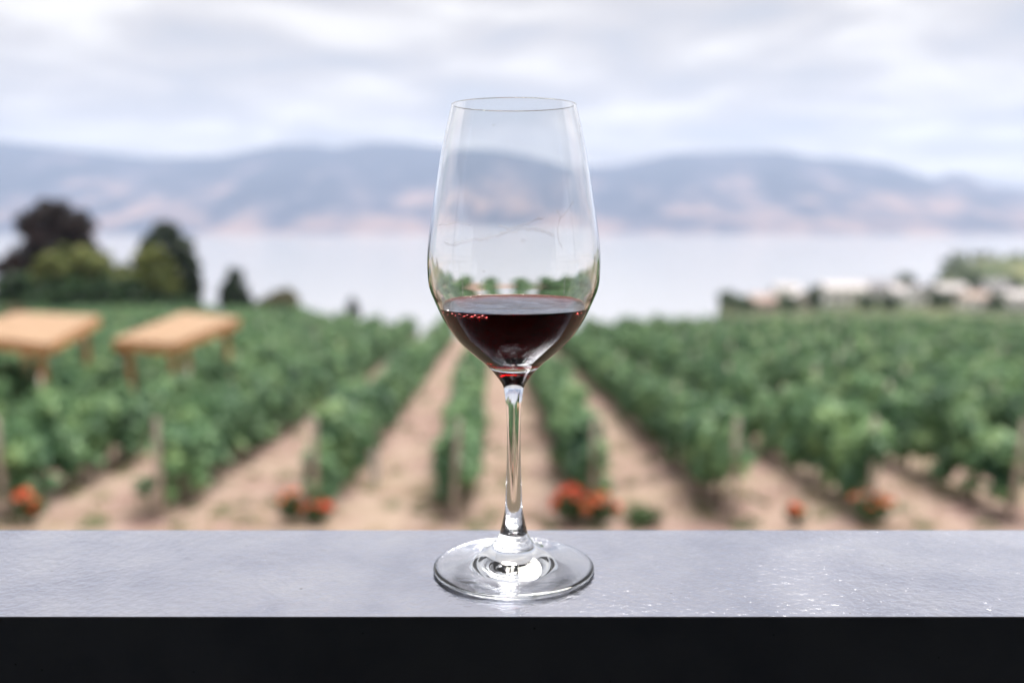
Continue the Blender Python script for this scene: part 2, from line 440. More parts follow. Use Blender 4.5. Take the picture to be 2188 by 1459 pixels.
ORD = ['first', 'second', 'third', 'fourth', 'fifth', 'sixth', 'seventh', 'eighth', 'ninth', 'tenth', 'eleventh', 'twelfth', 'thirteenth', 'fourteenth',
       'fifteenth', 'sixteenth', 'seventeenth', 'eighteenth', 'nineteenth', 'twentieth', 'twenty-first', 'twenty-second', 'twenty-third', 'twenty-fourth']
HALF = 1094 / 2000.0
SHELTERS = [(-11.15, 29.6, 3.4), (-16.3, 28.6, 4.4)]      # x, y, clear radius: no vine under a shelter
for i in range(-22, 15):
    side = 'right' if i >= 1 else 'left'
    k = (i - 1) if i >= 1 else -i
    y0 = ROW_Y0
    while abs(row_x(i, y0)) > y0 * HALF + 3.0 and y0 < 140: y0 += 2.0
    yend = min(crest_s(row_x(i, 90)) - 4, 106)
    if y0 > yend - 4: continue
    root = empty('vine_row', (row_x(i, y0), y0, ground_z(row_x(i, y0), y0)))
    tag(root, f'leafy green grapevine row, {ORD[k]} one to the {side} of the glass stem', 'vine row', 'trellised grapevine rows running down to the lake')
    bx, by, bz = root.location
    ang = math.atan(-ROW_DX)
    y = y0 + 1.15
    if y0 == ROW_Y0:
        obj('post', POST_END, M['wood_post'], root, (0, -0.05, 0), (R(random.uniform(-3, 5)), R(random.uniform(-3, 3)), 0))
    cnt = 0
    while y < yend:
        x = row_x(i, y)
        skip = False
        for sx, sy, sr in SHELTERS:
            if abs(x - sx) < 0.5 and abs(y - sy) < 1.2: skip = True
        if not skip:
            z = ground_z(x, y)
            s = random.uniform(0.86, 1.08)
            if random.random() < 0.06: s *= 0.8
            v = obj('vine', random.choice(VINES), None, root, (x - bx + random.uniform(-0.06, 0.06), y - by, z - bz + random.uniform(-0.05, 0.05)),
                    (0, R(random.uniform(-4, 4)), ang + (math.pi if random.random() < 0.5 else 0)), (s * random.uniform(0.85, 1.15), 1.0, s))
            if y < 40:
                obj('trunk', random.choice(TRUNKS), M['bark'], v, (0, 0, 0))
            if cnt % 3 == 2 and y < 75:
                y_ = y + 1.0
                obj('post', POST_MID, M['wood_post'], root, (row_x(i, y_) - bx, y_ - by, ground_z(row_x(i, y_), y_) - bz), (R(random.uniform(-2, 2)), R(random.uniform(-2, 2)), 0))
        cnt += 1
        y += 1.7

# white grow tube at a row end
gx_, gy_ = -3.02, 20.0
t = tag(empty('grow_tube', (gx_, gy_, ground_z(gx_, gy_))), 'white plastic plant guard tube standing beside the vine row left of the stem', 'plant guard')
mb = MB(); mb.tube([(0, 0, -0.05), (0.0, 0, 0.4), (0.01, 0, 0.78)], [0.075, 0.073, 0.072], 14, cap=False)
mb.tube([(0.01, 0, 0.78), (0.0, 0, 0.4), (0, 0, -0.05)], [0.067, 0.067, 0.068], 14, cap=False)
obj('tube', mb.mesh('grow_tube', True), M['white_tube'], t)
obj('stake', MB().box(0.076, 0.1, -0.012, 0.012, -0.2, 1.25).mesh('stake'), M['wood_post'], t)
tag(obj('seedling', leaves_mesh('seedling', rng.normal(size=(60, 3)) * 0.1 + np.array([0, 0, 0.95]), rng.normal(size=(60, 3)), rng.uniform(0.06, 0.12, 60), mat=M['vine_leaf']), None, t), kind='stuff')

# rose bushes at the row ends
def petal_mesh(name, mat, r=0.06):
    P, N = [], []
    for ring, (rr, tilt, cnt) in enumerate(((0.25, 0.2, 4), (0.6, 0.6, 6), (1.0, 1.1, 8))):
        for k in range(cnt):
            a_ = 2 * math.pi * (k + 0.5 * ring) / cnt
            P.append((math.cos(a_) * rr * r * 0.8, math.sin(a_) * rr * r * 0.8, (1 - rr) * r * 0.7 + r * 0.1))
            N.append((math.cos(a_) * math.sin(1.57 - tilt), math.sin(a_) * math.sin(1.57 - tilt), math.cos(1.57 - tilt)))
    return leaves_mesh(name, np.array(P), np.array(N), np.full(len(P), r * 1.1), mat=mat)
BLOOM = [petal_mesh('red_bloom', M['petal'], 0.085), petal_mesh('orange_bloom', M['petal_orange'], 0.08), petal_mesh('red_bloom_small', M['petal'], 0.06)]
def rose(x, y, w, h, nb, label, orange=0.3, group='rose bushes at the near ends of the rows'):
    t = tag(empty('rose_bush', (x, y, ground_z(x, y))), label, 'rose bush', group)
    nl = int(380 * w * 1.6)
    d = rng.normal(size=(nl, 3)); d /= np.linalg.norm(d, axis=1, keepdims=True)
    P = d * (0.5 + 0.5 * rng.random((nl, 1))) * np.array([w / 2, w / 2.4, h / 2.3]) + np.array([0, 0, h * 0.55])
    obj('foliage', leaves_mesh('rose_foliage', P, d + rng.normal(size=(nl, 3)) * 0.6 + np.array([0, 0, 0.4]), rng.uniform(0.05, 0.09, nl), mat=M['rose_leaf']), None, t)
    mb = MB()
    for k in range(5):
        a_ = k * 1.26 + random.random()
        mb.tube([(0, 0, -0.05), (math.cos(a_) * w * 0.15, math.sin(a_) * w * 0.15, h * 0.4), (math.cos(a_) * w * 0.3, math.sin(a_) * w * 0.3, h * 0.85)], [0.012, 0.009, 0.006], 6)
    obj('stems', mb.mesh('rose_stems', True), M['bark'], t)
    for k in range(nb):
        a_ = random.uniform(0, 6.28); ph = random.uniform(0.0, 1.3)
        dx, dy, dz = math.cos(a_) * math.cos(ph), math.sin(a_) * math.cos(ph), math.sin(ph)
        bm_ = BLOOM[1] if random.random() < orange else random.choice((BLOOM[0], BLOOM[2]))
        obj('blossom', bm_, None, t, (dx * w * 0.52, dy * w * 0.45, h * 0.55 + dz * h * 0.5), (ph * 0 + (1.2 - ph) * -dy, (1.2 - ph) * dx, random.random() * 6))
def at(px, d): return (px - 1094) / 2000.0 * d
rose(at(1222, 16.5), 16.5, 0.75, 0.66, 16, 'rose bush crowded with bright red blooms right of the glass stem', 0.1)
rose(at(1294, 16.45), 16.45, 0.55, 0.56, 9, 'smaller rose bush with orange blooms beside the bright red one', 0.75)
rose(at(1385, 16.5), 16.5, 0.8, 0.36, 0, 'low green bush without flowers beside the orange rose bush')
rose(at(603, 16.5), 16.5, 0.5, 0.62, 5, 'sparse dark rose bush with few orange blooms, left of the glass', 0.7)
rose(at(664, 16.45), 16.45, 0.5, 0.38, 4, 'low rose bush with a few reddish blooms beside the sparse orange one', 0.4)
rose(at(28, 16.4), 16.4, 0.6, 0.6, 9, 'red rose bush at the far left edge', 0.3)
rose(at(1890, 16.5), 16.5, 0.8, 0.56, 7, 'wide rose bush with pale orange blooms far right, under the third row', 0.7)
rose(at(1725, 16.5), 16.5, 0.45, 0.42, 3, 'very low rose bush with orange blooms left of the wide one', 0.8)

# dry grass between the rows
nb = 26000
ys = 15 + 34 * rng.random(nb) ** 1.6
xs = rng.uniform(-1, 1, nb) * (ys * 0.56 + 2)
keep = np.array([mnoise.noise(Vector((x * 0.5, y * 0.5, 1.0))) + 0.5 * mnoise.noise(Vector((x * 2.1, y * 2.1, 4.0))) > 0.02 for x, y in zip(xs, ys)])
xs, ys = xs[keep], ys[keep]
zs = np.array([ground_z(x, y) for x, y in zip(xs, ys)])
hh = rng.uniform(0.06, 0.2, len(xs)); aa = rng.uniform(0, 6.28, len(xs)); ll = rng.normal(size=(len(xs), 2)) * 0.06
w_ = 0.012
V = np.stack([np.stack([xs - np.cos(aa) * w_, ys - np.sin(aa) * w_, zs - 0.02], 1), np.stack([xs + np.cos(aa) * w_, ys + np.sin(aa) * w_, zs - 0.02], 1),
              np.stack([xs + ll[:, 0], ys + ll[:, 1], zs + hh], 1)], 1).reshape(-1, 3)
M['straw'] = leaf_mat('dry_grass', (0.22, 0.24, 0.09), (0.48, 0.41, 0.22), (0.60, 0.52, 0.32), 0.3, 0.6, 0.7)
tag(obj('grass', mesh_np('grass', V, np.arange(len(V)).reshape(-1, 3)), M['straw']), 'dry straw coloured grass between the vine rows', 'grass', kind='stuff')

# weeds: low leafy clumps, strewn
P, N = [], []
for k in range(230):
    y = 16.2 + 26 * random.random() ** 1.8; x = random.uniform(-1, 1) * (y * 0.56 + 1)
    w = random.uniform(0.1, 0.38); zg = ground_z(x, y)
    q = rng.normal(size=(36, 3)); q /= np.linalg.norm(q, axis=1, keepdims=True); q[:, 2] = np.abs(q[:, 2])
    P.append(np.array([x, y, zg]) + q * np.array([w, w, w * 0.6]) * (0.4 + 0.6 * rng.random((36, 1)))); N.append(q + np.array([0, 0, 0.8]))
P, N = np.concatenate(P), np.concatenate(N)
M['weed_leaf'] = leaf_mat('weed_leaf', (0.08, 0.13, 0.05), (0.17, 0.2, 0.08), (0.36, 0.31, 0.15), 0.3, 0.5, 0.6)
tag(obj('weeds', leaves_mesh('weeds', P, N, rng.uniform(0.05, 0.12, len(P)), mat=M['weed_leaf'])), 'low weeds strewn over the soil between the rows', 'weeds', kind='stuff')

# ------------------------------------------------------------------ trees
def tree(name, label, x, y, lobes, leaf, mat, nl, group=None, trunk_r=0.25, clump=0.9, cat='tree', z=None):
    """lobes: (dx, dy, cz, rx, ry, rz) of the crown, metres above the tree's foot"""
    t = tag(empty(name, (x, y, ground_z(x, y) if z is None else z)), label, cat, group)
    vol = np.array([b_[3] * b_[4] * b_[5] for b_ in lobes]) ** 0.75
    P, N = [], []
    for b_, w in zip(lobes, vol / vol.sum()):
        ncl = max(14, int(150 * w / clump))
        per = max(14, int(1.7 * nl * w / ncl))
        for _ in range(ncl):
            d = rng.normal(size=3); d /= np.linalg.norm(d)
            rr = (0.45 + 0.55 * rng.random() ** 0.6) * rng.uniform(0.88, 1.1)
            c = np.array(b_[:3]) + d * np.array(b_[3:]) * rr
            cs = min(b_[3], b_[5]) * rng.uniform(0.22, 0.44) * clump
            q = rng.normal(size=(per, 3)); q /= np.linalg.norm(q, axis=1, keepdims=True)
            P.append(c + q * cs * (0.45 + 0.65 * rng.random((per, 1)))); N.append(q + rng.normal(size=(per, 3)) * 0.5 + np.array([0, 0, 0.35]))
    P, N = np.concatenate(P), np.concatenate(N)
    P[:, 2] = np.maximum(P[:, 2], 0.1)
    obj('crown', leaves_mesh(name + '_crown', P, N, rng.uniform(0.8, 1.5, len(P)) * leaf * 1.25, mat=mat), None, t)
    mb = MB()
    top = max(lobes, key=lambda b_: b_[2])
    mb.tube([(0, 0, -0.5), (top[0] * 0.2, top[1] * 0.2, top[2] * 0.4), (top[0] * 0.8, top[1] * 0.8, top[2])], [trunk_r * 1.2, trunk_r * 0.8, trunk_r * 0.2], 9)
    for b_ in lobes:
        for k in range(3):
            d = Vector((random.uniform(-1, 1) * b_[3], random.uniform(-1, 1) * b_[4], random.uniform(-0.2, 0.8) * b_[5])) * 0.7
            s0 = Vector((top[0] * 0.3, top[1] * 0.3, min(top[2] * 0.5, b_[2] * 0.6)))
            e0 = Vector(b_[:3]) + d
            mb.tube([s0, s0.lerp(e0, 0.5) + Vector((0, 0, 0.05 * b_[5])), e0], [trunk_r * 0.4, trunk_r * 0.25, trunk_r * 0.06], 6)
    obj('trunk', mb.mesh(name + '_trunk', True), M['tree_bark'], t)
    return t
GL = 'trees at the left edge of the vineyard'
def atz(px, py, d): return (px - 1094) / 2000.0 * d, -(py - 445) / 2000.0 * d
def T(name, label, px_c, d, ell, leaf, mat, nl, tr=0.25, clump=0.9, group=GL, cat='tree'):
    """ell: crown lobes as (px, py, half width px, half height px) seen at distance d; turned into metres round the tree's foot"""
    x = at(px_c, d); zf = ground_z(x, d); s = d / 2000.0
    lobes = [((p - px_c) * s, random.uniform(-0.25, 0.25) * hw * s, -(q - 445) * s - zf, hw * s, hw * s * 0.95, hh_ * s) for p, q, hw, hh_ in ell]
    return tree(name, label, x, d, lobes, leaf, mat, nl, group, tr, clump, cat, zf)
T('copper_beech', 'tall dark purple tree with uneven top, tallest at far left', 115, 119, [(98, 486, 56, 58), (160, 508, 50, 56), (118, 560, 92, 66), (42, 600, 52, 58)], 0.42, M['copper_leaf'], 12000, 0.35)
T('broadleaf_tree', 'bright olive green tree in front of the tall purple tree', 160, 112, [(150, 565, 60, 38), (195, 575, 42, 46), (125, 595, 52, 42), (225, 610, 30, 28)], 0.38, M['olive_leaf'], 8000)
T('broadleaf_tree', 'olive green tree leaning against the dark rounded cypress', 318, 111, [(325, 558, 38, 34), (302, 600, 55, 40), (345, 602, 38, 45), (270, 622, 34, 26)], 0.38, M['olive_leaf'], 5500)
T('cypress_tree', 'tall dark green tree with narrow rounded top', 368, 114, [(357, 530, 48, 52), (385, 585, 44, 60), (398, 625, 36, 45)], 0.34, M['dark_leaf'], 8000, 0.3, 0.75)
T('conifer_tree', 'small dark pointed conifer standing alone against the lake', 499, 112, [(499, 600, 20, 32), (500, 630, 34, 30), (500, 655, 36, 22)], 0.27, M['dark_leaf'], 4500, 0.2, 0.7)
T('round_bush', 'rounded grey green bush right of the lone small conifer', 592, 112, [(600, 645, 34, 28), (570, 655, 28, 20)], 0.28, M['grey_leaf'], 3000, 0.12, 0.8, cat='bush')
T('conifer_sapling', 'tiny conifer poking above the vines left of the glass', 752, 108, [(752, 650, 10, 16), (752, 668, 15, 14)], 0.2, M['dark_leaf'], 900, 0.1, 0.7)
T('hedge_bush', 'dark green bush under the tall purple tree', 60, 108, [(30, 630, 58, 42), (100, 640, 62, 40)], 0.34, M['hedge_leaf'], 4200, 0.15, 0.8, cat='bush')
T('hedge_bush', 'dark green bush under the olive trees, behind the left shelter', 215, 108, [(190, 635, 62, 44), (258, 632, 52, 44)], 0.34, M['hedge_leaf'], 4200, 0.15, 0.8, cat='bush')
T('hedge_bush', 'low green bush at the foot of the dark cypress', 350, 109, [(320, 650, 48, 26), (385, 652, 46, 24)], 0.32, M['hedge_leaf'], 3200, 0.15, 0.8, cat='bush')
T('pale_bush', 'small pale bush just above the left shelter roof', 25, 60, [(25, 668, 24, 16)], 0.16, M['grey_leaf'], 900, 0.06, 0.8, cat='bush')

# ------------------------------------------------------------------ timber shelters among the vines
def shelter(label, corners, zs, posts):
    """corners FL FR BR BL (x, y) with roof heights zs"""
    cx = sum(c[0] for c in corners) / 4; cy_ = sum(c[1] for c in corners) / 4
    gz = ground_z(cx, cy_)
    t = tag(empty('timber_shelter', (cx, cy_, gz)), label, 'shelter', 'orange timber shelters among the vines')
    P = [Vector((c[0] - cx, c[1] - cy_, z - gz)) for c, z in zip(corners, zs)]
    FL, FR, BR, BL = P
    nrm = (FR - FL).cross(BL - FL).normalized()
    # roof boards, side by side from front to back
    nb_ = 12
    for k in range(nb_):
        u0, u1 = (k + 0.04) / nb_, (k + 0.96) / nb_
        q = [FL.lerp(BL, u0), FR.lerp(BR, u0), FR.lerp(BR, u1), FL.lerp(BL, u1)]
        off = nrm * random.uniform(0, 0.006)
        V = [p + off for p in q] + [p + off + nrm * 0.03 for p in q]
        obj('board', MB().add(V, [(3, 2, 1, 0), (4, 5, 6, 7), (0, 1, 5, 4), (1, 2, 6, 5), (2, 3, 7, 6), (3, 0, 4, 7)]).mesh('roof_board'), M['shelter_roof'], t)
    def beam(p, q, w, h, name, drop=0.004):
        d = (q - p); L = d.length; d.normalize()
        s = d.cross(Vector((0, 0, 1))).normalized() * w / 2
        dn = nrm * drop
        V = []
        for e in (p, q):
            V += [e - s - dn - Vector((0, 0, h)), e + s - dn - Vector((0, 0, h)), e + s - dn, e - s - dn]
        obj(name, MB().add(V, [(0, 1, 2, 3), (7, 6, 5, 4), (0, 4, 5, 1), (1, 5, 6, 2), (2, 6, 7, 3), (3, 7, 4, 0)]).mesh(name), M['shelter_wood'], t)
    ins = lambda a_, b_, f: a_.lerp(b_, f)
    beam(ins(FL, FR, 0.01), ins(FR, FL, 0.01), 0.06, 0.30, 'fascia'); beam(ins(BL, BR, 0.01), ins(BR, BL, 0.01), 0.06, 0.30, 'fascia')
    beam(ins(FL, BL, 0.03), ins(BL, FL, 0.03), 0.06, 0.28, 'fascia', 0.007); beam(ins(FR, BR, 0.03), ins(BR, FR, 0.03), 0.06, 0.28, 'fascia', 0.007)
    for f in (0.33, 0.66): beam(ins(FL, FR, f).lerp(ins(BL, BR, f), 0.03), ins(BL, BR, f).lerp(ins(FL, FR, f), 0.03), 0.05, 0.15, 'rafter', 0.009)
    for (u, v) in posts:
        p = ins(ins(FL, FR, u), ins(BL, BR, u), v)
        g = ground_z(p.x + cx, p.y + cy_) - gz
        obj('post', MB().box(p.x - 0.08, p.x + 0.08, p.y - 0.08, p.y + 0.08, g - 0.2, p.z - 0.03).mesh('shelter_post'), M['shelter_wood'], t)
P4 = [(0.14, 0.1), (0.86, 0.1), (0.86, 0.9), (0.14, 0.9)]
def shel_c(px, py, d): return (at(px, d), d), -(py - 445) / 2000.0 * d
c1 = [shel_c(232, 727, 28.0), shel_c(362, 736, 28.0), shel_c(510, 680, 31.5), shel_c(388, 668, 31.5)]
shelter('orange timber shelter with tilted roof, nearer the middle of the left side', [c[0] for c in c1], [c[1] for c in c1], P4)
c2 = [shel_c(-110, 712, 26.5), shel_c(92, 738, 26.5), shel_c(210, 676, 30.5), shel_c(30, 668, 30.5)]
shelter('orange timber shelter cut by the left edge of the picture', [c[0] for c in c2], [c[1] for c in c2], P4)

# ------------------------------------------------------------------ the town on the right shore
def wallmat(nm, c): return simple_mat(nm, tuple(v * 0.9 for v in c), tuple(min(1, v * 1.05) for v in c), 0.8, 0.8)
WM = {'white': wallmat('white_stucco', (0.93, 0.89, 0.87)), 'pink': wallmat('pinkish_stucco', (0.80, 0.62, 0.57)), 'cream': wallmat('cream_stucco', (0.72, 0.66, 0.56)), 'grey': wallmat('grey_siding', (0.62, 0.59, 0.61))}
RM = {'grey': wallmat('grey_shingle', (0.62, 0.58, 0.59)), 'brown': wallmat('brown_shingle', (0.46, 0.34, 0.30)), 'dark': wallmat('dark_shingle', (0.28, 0.27, 0.30))}
def house(px, d, w, dep, h, rh, wall, roof, label, rz=0.0, ridge_x=True, zoff=0.0):
    x = at(px, d)
    t = tag(empty('house', (x, d, ground_z(x, d) - 0.3 + zoff), rz), label, 'house', 'houses in the town by the lake')
    hw, hd = w / 2, dep / 2
    obj('wall', MB().box(-hw, hw, -hd, hd, -3, h).mesh('house_wall'), WM[wall], t)
    o = 0.5; mb = MB()
    if ridge_x:
        V = [(-hw - o, -hd - o, h), (hw + o, -hd - o, h), (hw + o, hd + o, h), (-hw - o, hd + o, h), (-hw - o, 0, h + rh), (hw + o, 0, h + rh)]
        mb.add(V, [(0, 1, 5, 4), (2, 3, 4, 5), (1, 2, 5), (3, 0, 4), (3, 2, 1, 0)])
    else:
        V = [(-hw - o, -hd - o, h), (-hw - o, hd + o, h), (hw + o, hd + o, h), (hw + o, -hd - o, h), (0, -hd - o, h + rh), (0, hd + o, h + rh)]
        mb.add(V, [(1, 0, 4, 5), (3, 2, 5, 4), (0, 3, 4), (2, 1, 5), (0, 1, 2, 3)])
    rf = obj('roof', mb.mesh('house_roof'), RM[roof], t)
    obj('chimney', MB().box(hw * 0.4, hw * 0.4 + 0.8, -0.4, 0.4, h + rh * 0.3, h + rh + 0.9).mesh('chimney'), WM['grey'], rf)
    nw = max(2, int(w / 3.4)); floors = 2 if h > 4.6 else 1
    for fl in range(floors):
        for k in range(nw):
            u = -hw + w * (k + 0.5) / nw; z0 = 1.0 + fl * 2.8
            if fl == 0 and k == nw // 2:
                obj('door', MB().box(u - 0.5, u + 0.5, -hd - 0.06, -hd - 0.003, 0.1, 2.2).mesh('door'), RM['brown'], t)
                continue
            wi = obj('window', MB().box(u - 0.75, u + 0.75, -hd - 0.08, -hd - 0.003, z0, z0 + 1.4).mesh('window_frame'), WM['white'], t)
            obj('pane', MB().box(u - 0.64, u + 0.64, -hd - 0.095, -hd - 0.083, z0 + 0.1, z0 + 1.3).mesh('pane'), M['win'], wi)
house(1630, 290, 7.5, 8, 3.6, 1.8, 'pink', 'brown', 'small pinkish house, leftmost in the town', 0.1)
house(1717, 300, 6.0, 7, 4.6, 1.8, 'cream', 'grey', 'narrow cream house left of the big white house', -0.1, False)
house(1800, 320, 14.0, 10, 6.3, 1.9, 'white', 'grey', 'big white two-storey house, widest in the town', 0.05)
house(1880, 365, 12.0, 9, 4.8, 2.4, 'grey', 'dark', 'grey house with dark roof right behind the big white house', -0.12)
house(1925, 350, 9.0, 9, 3.8, 2.2, 'grey', 'grey', 'grey house between the big white house and the square white one', 0.2)
house(1973, 315, 8.2, 8, 6.0, 1.6, 'white', 'dark', 'square white two-storey house below the wooded hill', 0.0, False)
house(2030, 360, 10.5, 8, 4.2, 2.2, 'grey', 'grey', 'low grey house in the middle of the right-hand houses', -0.05)
house(2080, 295, 7.6, 8, 4.4, 1.5, 'white', 'brown', 'white house with brown roof low at the right edge of town', 0.1)
house(2125, 375, 10.0, 8, 4.6, 2.3, 'grey', 'dark', 'grey house with dark roof under the wooded hill', 0.15)
house(2178, 300, 8.5, 8, 4.6, 1.7, 'white', 'grey', 'white house cut by the right edge of the picture', 0.0)
house(1680, 385, 9.0, 8, 3.6, 1.8, 'white', 'grey', 'small white house farthest back, behind the leftmost ones', 0.0)
GT = 'trees in the town by the lake'
def TT(px, d, h, w, label, name='town_tree', mat='town_leaf', nl=1400):
    x = at(px, d)
    tree(name, label, x, d, [(0, 0, h * 0.62, w / 2, w / 2, h * 0.36), (w * 0.12, 0, h * 0.4, w / 2.2, w / 2.2, h * 0.28)], 0.75, M[mat], nl, GT, 0.2, 0.85)
TT(1556, 285, 6.4, 5.4, 'dark round tree at the left end of the town', mat='town_leaf')
TT(1590, 282, 4.0, 7.0, 'low green tree between the end tree and the pinkish house')
TT(1684, 282, 5.0, 4.8, 'round dark tree right of the pinkish house', mat='town_leaf')
TT(1742, 288, 7.6, 3.4, 'slim upright tree left of the big white house')
TT(1852, 290, 4.6, 5.4, 'broad tree at the right corner of the big white house')
TT(1902, 288, 4.4, 5.0, 'round tree in front of the grey houses', mat='town_leaf')
TT(1936, 400, 9.5, 8.0, 'tall tree rising behind the grey roofs', mat='town_leaf')
TT(2003, 290, 5.6, 4.2, 'dark tree right of the square white house', mat='town_leaf')
TT(2040, 300, 4.4, 6.0, 'low tree left of the white house with brown roof')
TT(2128, 292, 4.4, 6.0, 'low tree between the two white houses at the right')
TT(2075, 420, 8.0, 9.0, 'tree behind the houses at the foot of the hill')
TT(2160, 410, 7.5, 9.0, 'tree behind the houses near the right edge')
# wooded hill: a far wood that reads as one mass
P, N = [], []
for k in range(210):
    x = random.uniform(225, 420); y = random.uniform(505, 650)
    if 268 < x < 312 and 500 < y < 585: continue
    zg = ground_z(x, y); h = random.uniform(3, 8)
    per = 110
    q = rng.normal(size=(per, 3)); q /= np.linalg.norm(q, axis=1, keepdims=True)
    P.append(np.array([x, y, zg + h * 0.5]) + q * np.array([h * 0.42, h * 0.42, h * 0.5]) * (0.6 + 0.4 * rng.random((per, 1)))); N.append(q + np.array([0, 0, 0.4]))
P, N = np.concatenate(P), np.concatenate(N)
tag(obj('wood', leaves_mesh('wood', P, N, rng.uniform(0.8, 1.5, len(P)), mat=M['town_leaf'])), 'dark wood covering the hill behind the town', 'wood', kind='stuff')

# ------------------------------------------------------------------ the terrace the camera stands on
RAILZ = -0.1676
m, n, l, out = nt('hammered_black_paint')
b = n.new('ShaderNodeBsdfPrincipled'); l.new(b.outputs[0], out.inputs[0])
tc = n.new('ShaderNodeTexCoord')
big = noise_node(n, l, tc.outputs['Object'], 11.0, 3, 0.5, 0.6)
b.inputs['Base Color'].default_value = (0.63, 0.645, 0.725, 1)
b.inputs['Metallic'].default_value = 0.92
vd = n.new('ShaderNodeTexVoronoi'); vd.inputs['Scale'].default_value = 95.0; vd.inputs['Randomness'].default_value = 1.0; l.new(tc.outputs['Object'], vd.inputs['Vector'])
dn = noise_node(n, l, tc.outputs['Object'], 26.0, 4, 0.6)
dt = n.new('ShaderNodeMath'); dt.operation = 'MULTIPLY'; dt.inputs[1].default_value = 0.085; l.new(dn.outputs['Fac'], dt.inputs[0])
ds = n.new('ShaderNodeMath'); ds.operation = 'LESS_THAN'; l.new(vd.outputs['Distance'], ds.inputs[0]); l.new(dt.outputs[0], ds.inputs[1])
dm = n.new('ShaderNodeMix'); dm.data_type = 'RGBA'; l.new(ds.outputs[0], dm.inputs[0])
sc = ramp(n, l, dn.outputs['Fac'], [(0.30, (0.53, 0.55, 0.64)), (0.5, (0.62, 0.635, 0.715)), (0.7, (0.68, 0.69, 0.75))])
l.new(sc.outputs[0], dm.inputs[6]); dm.inputs[7].default_value = (0.30, 0.29, 0.29, 1)
l.new(dm.outputs[2], b.inputs['Base Color'])
rr_ = n.new('ShaderNodeMapRange'); rr_.inputs[1].default_value = 0.3; rr_.inputs[2].default_value = 0.7; rr_.inputs[3].default_value = 0.11; rr_.inputs[4].default_value = 0.24
l.new(big.outputs['Fac'], rr_.inputs[0]); l.new(rr_.outputs[0], b.inputs['Roughness'])
f1 = noise_node(n, l, tc.outputs['Object'], 340.0, 3, 0.55, 0.5)
f2 = noise_node(n, l, tc.outputs['Object'], 170.0, 2, 0.5, 0.3)
ad = n.new('ShaderNodeMath'); ad.operation = 'ADD'; l.new(f1.outputs['Fac'], ad.inputs[0]); l.new(f2.outputs['Fac'], ad.inputs[1])
bp = n.new('ShaderNodeBump'); gn = n.new('ShaderNodeNewGeometry'); gs = n.new('ShaderNodeSeparateXYZ'); l.new(gn.outputs['True Normal'], gs.inputs[0])
gm = n.new('ShaderNodeMapRange'); gm.inputs[1].default_value = 0.9; gm.inputs[3].default_value = 0.03; gm.inputs[4].default_value = 0.29; l.new(gs.outputs[2], gm.inputs[0])
l.new(gm.outputs[0], bp.inputs['Strength']); bp.inputs['Distance'].default_value = 0.0012
l.new(ad.outputs[0], bp.inputs['Height']); l.new(bp.outputs[0], b.inputs['Normal'])
M['rail'] = m
rl = tag(empty('terrace_railing', (0, 0.421, RAILZ - 1.07)), 'black painted metal terrace railing with a flat textured top', 'railing')
def rbox(name, x0, x1, y0, y1, z0, z1, bev, segs=2):
    return obj(name, MB().box(x0, x1, y0 - 0.421, y1 - 0.421, z0 - (RAILZ - 1.07), z1 - (RAILZ - 1.07)).mesh(name, False, bev, segs), M['rail'], rl)
rbox('top_rail', -4.2, 4.2, 0.368, 0.474, RAILZ - 0.062, RAILZ, 0.0004, 1)
rbox('bottom_rail', -4.2, 4.2, 0.400, 0.442, RAILZ - 0.97, RAILZ - 0.93, 0.0012)
for xp in (-4.1, -2.05, 0.0, 2.05, 4.1):
    rbox('post', xp - 0.025, xp + 0.025, 0.396, 0.446, RAILZ - 1.07, RAILZ - 0.064, 0.001)
for k in range(41):
    xp = -4.0 + 0.2 * k + 0.1
    if k < 40: rbox('baluster', xp - 0.008, xp + 0.008, 0.413, 0.429, RAILZ - 0.929, RAILZ - 0.064, 0.001)

bd = tag(empty('terrace_building', (0, -2, RAILZ - 1.07)), 'dark covered terrace of the building behind the viewpoint', 'building')
def bbox(name, x0, x1, y0, y1, z0, z1, mat):
    return obj(name, MB().box(x0, x1, y0 + 2, y1 + 2, z0 - (RAILZ - 1.07), z1 - (RAILZ - 1.07)).mesh(name), mat, bd)
DZ = RAILZ - 1.07
bbox('deck_floor', -6, 6, -3.6, 0.52, DZ - 0.22, DZ, M['deck'])
bbox('terrace_base', -5.8, 5.8, -3.59, 0.40, -6.0, DZ - 0.222, M['stone'])
bbox('wall', -6, 6, -3.9, -3.602, -6.0, 1.6, M['porch_wall'])
bbox('roof', -6.2, 6.2, -4.1, 1.25, 1.602, 1.85, M['porch_wall'])  # unseen roof; eave lengthened past the rail to darken reflections in the bowl
bbox('roof_post', -5.9, -5.75, 0.02, 0.16, DZ + 0.002, 1.598, M['porch_wall'])
bbox('roof_post', 5.75, 5.9, 0.02, 0.16, DZ + 0.002, 1.598, M['porch_wall'])

# ------------------------------------------------------------------ the wine glass
GX, GY = 0.0008, 0.42
NSEG = 160
def catmull(pts, per=10):
    P = [Vector((*p, 0)) for p in pts]; out = []
    for i in range(len(P) - 1):
        p0, p1, p2, p3 = P[max(i - 1, 0)], P[i], P[i + 1], P[min(i + 2, len(P) - 1)]
        d1, d2 = (p2 - p0) * 0.5, (p3 - p1) * 0.5
        L = (p2 - p1).length
        if d1.length > 1.6 * L: d1 *= 1.6 * L / d1.length
        if d2.length > 1.6 * L: d2 *= 1.6 * L / d2.length
        for k in range(per):
            t = k / per; t2, t3 = t * t, t * t * t
            out.append(p1 * (2 * t3 - 3 * t2 + 1) + d1 * (t3 - 2 * t2 + t) + p2 * (-2 * t3 + 3 * t2) + d2 * (t3 - t2))
    out.append(P[-1])
    return [(max(p.x, 0.0), p.y) for p in out]

